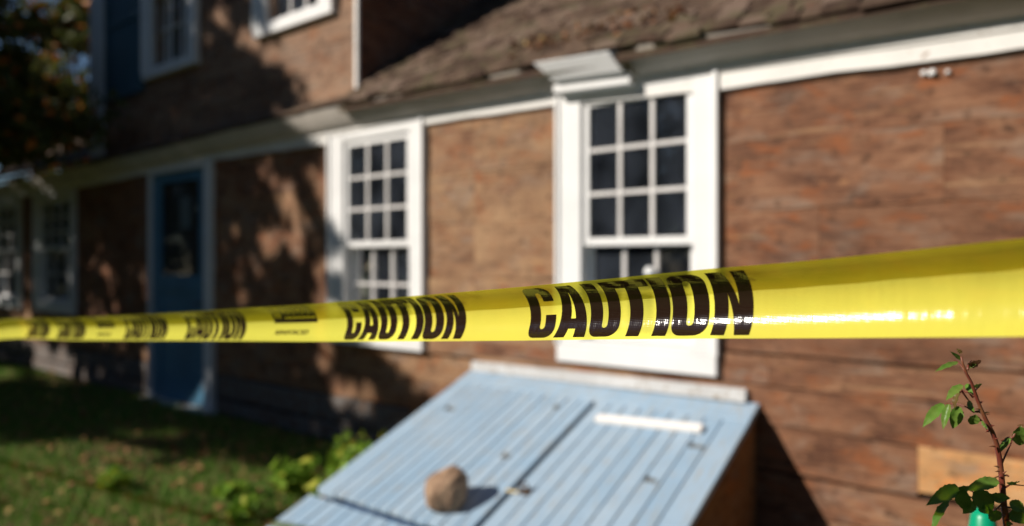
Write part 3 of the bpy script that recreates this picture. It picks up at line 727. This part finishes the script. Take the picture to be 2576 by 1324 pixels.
def tapemat():
    def bumpnodes(t,p):
        N=t.nodes; L=t.links; g=N.new('ShaderNodeNewGeometry'); sx=N.new('ShaderNodeSeparateXYZ'); L.new(g.outputs['Position'],sx.inputs[0])
        def mth(op,a,b=None):
            m=N.new('ShaderNodeMath'); m.operation=op
            for v,i in ((a,0),(b,1)):
                if v is None: continue
                if hasattr(v,'is_output'): L.new(v,m.inputs[i])
                else: m.inputs[i].default_value=v
            return m.outputs[0]
        def nse(sc,k,det=3):
            mp=N.new('ShaderNodeMapping'); mp.inputs['Scale'].default_value=sc; n=N.new('ShaderNodeTexNoise'); n.inputs['Scale'].default_value=k; n.inputs['Detail'].default_value=det
            L.new(g.outputs['Position'],mp.inputs[0]); L.new(mp.outputs[0],n.inputs['Vector']); return n.outputs['Fac']
        rib=mth('SINE',mth('ADD',mth('MULTIPLY',sx.outputs[0],2*math.pi/.0082),mth('MULTIPLY',nse((9,9,60),1),5.0)))
        rib=mth('MULTIPLY',rib,nse((40,40,40),1))
        weave=mth('MULTIPLY',mth('SINE',mth('MULTIPLY',mth('ADD',sx.outputs[0],sx.outputs[2]),1500)),mth('SINE',mth('MULTIPLY',mth('SUBTRACT',sx.outputs[0],sx.outputs[2]),1500)))
        h=mth('ADD',mth('MULTIPLY',rib,.075),mth('MULTIPLY',nse((120,40,25),1,4),.75))
        h=mth('ADD',h,mth('MULTIPLY',weave,.05)); h=mth('ADD',h,mth('MULTIPLY',nse((1,1,1),500,2),.08))
        b=N.new('ShaderNodeBump'); b.inputs['Strength'].default_value=.5; b.inputs['Distance'].default_value=.0013
        L.new(h,b.inputs['Height']); L.new(b.outputs[0],p.inputs['Normal'])
    m,t=mat('yellow_tape'); N=t.nodes; L=t.links
    p=N.new('ShaderNodeBsdfPrincipled'); p.inputs['Base Color'].default_value=(1,.95,.14,1); p.inputs['Roughness'].default_value=.17; p.inputs['Specular IOR Level'].default_value=.5
    bumpnodes(t,p)
    tl=N.new('ShaderNodeBsdfTranslucent'); tl.inputs[0].default_value=(1,.95,.07,1); mx=N.new('ShaderNodeMixShader'); mx.inputs[0].default_value=.16
    tr=N.new('ShaderNodeBsdfTransparent'); tr.inputs[0].default_value=(1,.92,.10,1); m3=N.new('ShaderNodeMixShader'); m3.inputs[0].default_value=.38
    L.new(p.outputs[0],mx.inputs[1]); L.new(tl.outputs[0],mx.inputs[2]); L.new(mx.outputs[0],m3.inputs[1]); L.new(tr.outputs[0],m3.inputs[2]); L.new(m3.outputs[0],N['Material Output'].inputs[0])
    m2,t2=mat('black_ink'); N2=t2.nodes
    p=N2.new('ShaderNodeBsdfPrincipled'); p.inputs['Base Color'].default_value=(.020,.010,.006,1); p.inputs['Roughness'].default_value=.11; p.inputs['Specular IOR Level'].default_value=.75
    bumpnodes(t2,p); t2.links.new(p.outputs[0],N2['Material Output'].inputs[0])
    return m,m2
M['tape'],M['ink']=tapemat()
link('ribbon',tm,M['tape'],tape_root,True)
KU=2123.0                                             # metres along the tape per unit of u
# glyph outlines in millimetres (x along, y up), cap height 58.5
HH=58.5
def rr(x0,x1,y0,y1,r,corners='abcd'):
    """rounded rectangle, corners a(ll) b(lr) c(ur) d(ul)"""
    pts=[]
    for (cx_,cy_,a0,c,px_,py_) in ((x0+r,y0+r,180,'a',x0,y0),(x1-r,y0+r,270,'b',x1,y0),(x1-r,y1-r,0,'c',x1,y1),(x0+r,y1-r,90,'d',x0,y1)):
        if c in corners:
            for k in range(7): a=R(a0+15*k); pts.append((cx_+r*math.cos(a),cy_+r*math.sin(a)))
        else: pts.append((px_,py_))
    return pts
S=15.2; Wd=37.0
def gC(): 
    o=rr(0,Wd,0,HH,11); i=rr(S,Wd-S+.6,10,HH-10,3.3)
    # open the right side between the two arms
    out=[]
    # outer path from upper arm end going up/left/down to the lower arm end
    top=[p for p in o if p[1]>HH/2 and p[0]>Wd/2]; tl_=[p for p in o if p[1]>HH/2 and p[0]<=Wd/2]; bl=[p for p in o if p[1]<=HH/2 and p[0]<=Wd/2]; br=[p for p in o if p[1]<=HH/2 and p[0]>Wd/2]
    it=[p for p in i if p[1]>HH/2]; ib=[p for p in i if p[1]<=HH/2]
    xi=Wd-S+.6
    return [[(Wd,38)]+top+tl_+bl+br+[(Wd,24),(xi,24)]+[p for p in ib if p[0]>Wd/2][::-1]+[p for p in ib if p[0]<=Wd/2][::-1]+[p for p in it if p[0]<=Wd/2][::-1]+[p for p in it if p[0]>Wd/2][::-1]+[(xi,38)]],[]
def gU():
    o=rr(0,Wd,0,HH,12,'ab'); i=rr(S,Wd-S+.4,9.5,HH,3.3,'ab')
    ob=o[:14]; ib=i[:14]
    return [[ (0,HH)]+ob+[(Wd,HH),(Wd-S+.4,HH)]+ib[::-1]+[(S,HH)]],[]
def gO(): return [rr(0,Wd+1,0,HH,12)],[rr(S,Wd+1-S,9.5,HH-9.5,3.5)]
def gI(): return [[(0,0),(S,0),(S,HH),(0,HH)]],[]
def gT(): return [[(12,0),(12+S,0),(12+S,HH-11.5),(39,HH-11.5),(39,HH),(0,HH),(0,HH-11.5),(12,HH-11.5)]],[]
def gN(): return [[(0,0),(13.2,0),(13.2,35),(22.5,0),(36.5,0),(36.5,HH),(23.3,HH),(23.3,25),(14.2,HH),(0,HH)]],[]
def gA(): return [[(0,0),(14.6,0),(16.0,9.5),(25.6,9.5),(27.0,0),(42,0),(31.6,HH),(10.6,HH)]],[[(17.6,19.5),(24.2,19.5),(21.0,47)]]
word=[(gC,0),(gA,40.5),(gU,84.5),(gT,121.2),(gI,163),(gO,181),(gN,224)]
VT0,VT1=.045,.862                                    # where the lettering sits across the tape
def flat_mesh(outers, holes, name):
    bm=bmesh.new(); es=[]
    for poly in outers+holes:
        vs=[bm.verts.new((x,y,0)) for x,y in poly]
        es+= [bm.edges.new((vs[i],vs[(i+1)%len(vs)])) for i in range(len(vs))]
    bmesh.ops.triangle_fill(bm,use_beauty=True,edges=es,use_dissolve=False)
    return bm
def dice(bm,dx,dy):
    xs=[v.co.x for v in bm.verts]; ys=[v.co.y for v in bm.verts]
    for ax,lo_,hi,dd in ((0,min(xs),max(xs),dx),(1,min(ys),max(ys),dy)):
        k=math.ceil(lo_/dd+1e-6)
        while k*dd<hi-1e-6:
            co=[0,0,0]; co[ax]=k*dd; no=[0,0,0]; no[ax]=1
            bmesh.ops.bisect_plane(bm,geom=bm.verts[:]+bm.edges[:]+bm.faces[:],plane_co=co,plane_no=no,dist=1e-5); k+=1
def wrap(bm,u0,name,mt,off=.00035,vlo=VT0,vhi=VT1,H_=HH):
    for v in bm.verts:
        u=u0-(v.co.x/1000)/KU*1e4; xq=x_of_u(u); vv=vlo+(vhi-vlo)*v.co.y/H_
        v.co=tape(xq,vv,off)
    bmesh.ops.remove_doubles(bm,verts=bm.verts,dist=1e-6)
    me=bpy.data.meshes.new(name); bm.to_mesh(me); bm.free()
    return link(name,me,mt,tape_root,True)
def put_word(u0,off):
    for g,x in word:
        o,h=g(); bm=flat_mesh([[(p[0]+x,p[1]) for p in q] for q in o],[[(p[0]+x,p[1]) for p in q] for q in h],'letter')
        dice(bm,6,3); wrap(bm,u0,'letter',M['ink'],off)
def text_bm(s,x,y,size,sx=1.0,shear=0):
    cu=bpy.data.curves.new('t','FONT'); cu.body=s; cu.size=size; cu.shear=shear; cu.offset=size*.012
    ob=bpy.data.objects.new('t',cu); col.objects.link(ob); bpy.context.view_layer.update()
    me=bpy.data.meshes.new_from_object(ob.evaluated_get(bpy.context.evaluated_depsgraph_get()))
    bm=bmesh.new(); bm.from_mesh(me); bpy.data.objects.remove(ob); bpy.data.curves.remove(cu); bpy.data.meshes.remove(me)
    for v in bm.verts: v.co.x=v.co.x*sx+x; v.co.y+=y; v.co.z=0
    return bm
def put_logo(u0):
    # black panel with the maker's name knocked out in yellow, one small line and the italic word below
    bm=flat_mesh([rr(0,138,26,HH,3,'cd')],[],'panel'); dice(bm,6,3); wrap(bm,u0,'maker_panel',M['ink'],.0003)
    bm=flat_mesh([[(3,56),(9,56),(16,40),(20,52),(24,40),(31,56),(36,56),(26,33),(21.5,33),(18,43),(14,33),(10,33)]],[],'m'); dice(bm,6,3); wrap(bm,u0,'maker_mark',M['tape'],.0006)
    bm=text_bm('HANSON',38,39.5,16.5,1.62); dice(bm,8,4); wrap(bm,u0,'maker_name',M['tape'],.0006)
    bm=bmesh.new(); x=40
    while x<124:
        l=random.uniform(5,13); vs=[bm.verts.new(p) for p in ((x,32.2,0),(x+l,32.2,0),(x+l,35,0),(x,35,0))]; bm.faces.new(vs); x+=l+1.6
    dice(bm,6,3); wrap(bm,u0,'small_print',M['tape'],.0006)
    bm=text_bm('REINFORCED',4,9,9.5,1.9,.3); dice(bm,8,4); wrap(bm,u0,'small_lettering',M['ink'],.0004)
for u0,of in ((5.319,.00035),(7.052,.0004),(9.81,.0005),(11.54,.0006)): put_word(u0,of)
put_logo(8.09); put_logo(12.58)
for u0 in (14.30,16.03): put_word(u0,.0007)

# ------------------------------------------------------------------ rose
def rp(cx_,cy_,d=.75):                                # crop pixel of the close view -> world, real distance d
    return wpt((2560+cx_/2.547)*.8944,(960+cy_/2.547)*.8944,d)
tcn=NT('rose_cane'); nn=tcn.noise(tcn.geo(),40,4,.6); M['cane']=tcn.base(tcn.mix((.16,.035,.022),(.20,.09,.035),tcn.ramp(nn,[(.45,0),(.7,1)])),.45,.4)
main=[(365,110,.745),(378,165,.745),(405,235,.745),(440,300,.747),(468,385,.748),(500,470,.75),(545,570,.75),(590,655,.752),(620,740,.754),(640,840,.756),(652,940,.758),(662,1060,.76),(672,1180,.762),(692,1324,.765)]
mp_=[rp(*p) for p in main]; foot=Vector((mp_[-1].x+.10,mp_[-1].y+.14,-.03))
mp_ += [mp_[-1].lerp(foot,f)+Vector((0,0,0)) for f in (.15,.4,.7,1)]
rad=[.0016,.0019,.0022,.0024,.0027,.003,.0034,.0037,.004,.0043,.0046,.0049,.0052,.0056,.0058,.006,.0065,.007]
rose=empty('rose_bush',tuple(foot),label='thorny rose cane with small green leaves rising at the right edge',cat='rose')
rad=[r*.64 for r in rad]; c=MB(); c.tube(mp_,rad,10); c.build('cane',M['cane'],rose,smooth=True)
tw=MB()
twigs=[[(468,385),(430,365),(395,365),(370,350)],[(500,500),(455,508),(410,475),(350,452),(300,450),(250,448)],[(400,232),(375,190),(345,150),(310,135)],[(412,205),(415,165),(440,140)],
       [(655,880),(690,800),(720,735),(735,690)],[(735,690),(700,690),(650,715)],[(735,690),(770,620),(800,600)],[(365,350),(400,400),(430,440)],[(365,350),(330,400),(310,460)],
       [(640,970),(690,960),(705,970)],[(660,1030),(600,980),(640,965)],[(668,1110),(600,1120),(520,1110),(430,1070),(380,1060)],[(668,1110),(560,1100),(470,1130),(390,1100),(300,1110)],[(675,1190),(740,1190),(790,1180)],[(480,540),(520,580),(560,650)],[(450,380),(470,350),(500,320)],[(672,1150),(640,1180),(600,1220)],[(662,1060),(720,1025),(815,1035)]]
for q in twigs:
    n=len(q); tw.tube([rp(x,y,.755+.006*i) for i,(x,y) in enumerate(q)],[.0012-.0006*i/(n-1) for i in range(n)],6)
tw.build('twig',M['cane'],rose,smooth=True)
for (x,y,dx,dy) in ((505,440,24,-14),(495,485,-30,0),(545,520,32,2),(580,605,30,0),(610,700,22,-4),(605,752,-42,2),(632,900,-34,-6),(635,930,-28,6),(668,945,26,-16),(450,400,-38,-34),(560,640,-22,14),(676,1250,-26,0),(690,960,22,6)):
    A=rp(x,y,.75); B=rp(x+dx,y+dy,.748); th=MB(); th.tube([A,A.lerp(B,.5),B],[.0014,.0007,.0001],6,False); th.build('thorn',M['cane'],rose,smooth=True)
def rleaf(bx,by,tx,ty,w_,d0=.755,d1=.752,fold=.42,tilt=0,tint=.5,curl=.2):
    """serrated leaflet from base to tip (close-view pixels), w_ full width in the same pixels"""
    A=rp(bx,by,d0); B=rp(tx,ty,d1); ax=(B-A); Ln=ax.length; ax.normalize()
    view=(Vector((CX,CY,CZ))-A).normalized(); sd_=ax.cross(view).normalized(); nm=sd_.cross(ax)
    if tilt: rot=Matrix.Rotation(R(tilt),3,ax); sd_=rot@sd_; nm=rot@nm
    hw=w_*.5/2.547*.8944/FPX*.755
    bm=bmesh.new(); n=14; rws=[]
    for i in range(n+1):
        f=i/n; ww=hw*(math.sin(math.pi*min(1,f**.80))**.8 if 0<f<1 else .02)*(1+.10*(i%2)); r=[]
        for s_ in (-1,-.5,0,.5,1):
            fold_h=abs(s_)*ww*fold; back=.02*Ln*(i%2)*(abs(s_)>.9)
            co=A+ax*(f*Ln-back)+sd_*s_*ww+nm*(fold_h-curl*Ln*(f**2)+.0006*math.sin(f*22)*abs(s_))
            r.append(bm.verts.new(co))
        rws.append(r)
    for i in range(n):
        for j in range(4): bm.faces.new((rws[i][j],rws[i+1][j],rws[i+1][j+1],rws[i][j+1]))
    me=bpy.data.meshes.new('leaf'); bm.to_mesh(me); bm.free()
    at=me.attributes.new('tint','FLOAT','FACE'); at.data.foreach_set('value',[tint]*len(me.polygons))
    return link('leaf',me,M['rose'],rose,True)
LV=[(345,152,190,190,38,.6,40),(370,85,335,55,26,.96,0),(360,130,320,90,26,.5,20),(412,160,540,160,60,.96,30),(412,180,465,168,30,.5,10),
    (375,315,255,400,58,.75,35),(355,350,295,485,52,.95,50),(400,310,472,385,46,.8,10),(448,318,540,322,34,.7,30),(240,450,92,590,70,.8,20),(280,450,225,620,52,.7,20),
    (345,465,310,632,82,.85,-10),(420,430,440,490,38,.6,30),(470,525,435,612,68,.55,-15),(470,505,572,522,20,.3,60),(515,570,545,630,24,.4,40),
    (720,695,615,800,40,.75,20),(720,685,642,728,22,.2,50),(790,610,790,770,100,.6,-10),(770,605,830,605,16,.96,0),
    (630,1000,415,1050,84,.7,15),(345,1045,450,1070,60,.6,30),(340,1040,150,1155,92,.35,0),(385,1060,380,1235,100,.35,10),(470,1060,590,1230,128,.3,0),(575,1100,725,1135,62,.4,20),
    (455,1150,385,1240,70,.7,-20),(280,1140,130,1324,62,.45,40),(690,1010,815,1030,34,.7,40),(712,1150,830,1220,80,.8,-10),(600,1125,650,1160,30,.8,0),(560,1220,665,1285,90,.4,10),(720,1220,830,1300,100,.35,0),(690,1290,740,1340,40,.3,10),(500,1180,560,1235,60,.6,0)]
for i,(a,b,c_,d_,w_,ti,tl_) in enumerate(LV): rleaf(a,b,c_,d_,w_,.757+.004*((i*7)%5-2),.752+.005*((i*3)%5-2),tint=ti,tilt=tl_)

# ------------------------------------------------------------------ green plastic stake behind the rose
gx=wpt(2473,1300,1.05); gr=empty('garden_stake',(gx.x,gx.y,0),label='emerald green plastic stake behind the rose leaves at the bottom edge',cat='stake')
zt=wpt(2473,1282,1.05).z
g=MB(); g.tube([(gx.x,gx.y,-.05),(gx.x,gx.y,zt-.12)],.012,12); g.build('shaft',M['green'],gr,smooth=True)
g=MB(); g.tube([(gx.x,gx.y,zt-.14),(gx.x,gx.y,zt-.06),(gx.x,gx.y,zt-.01),(gx.x,gx.y,zt)],[.026,.023,.0165,.010],16); g.build('cap',M['green'],gr,smooth=True)
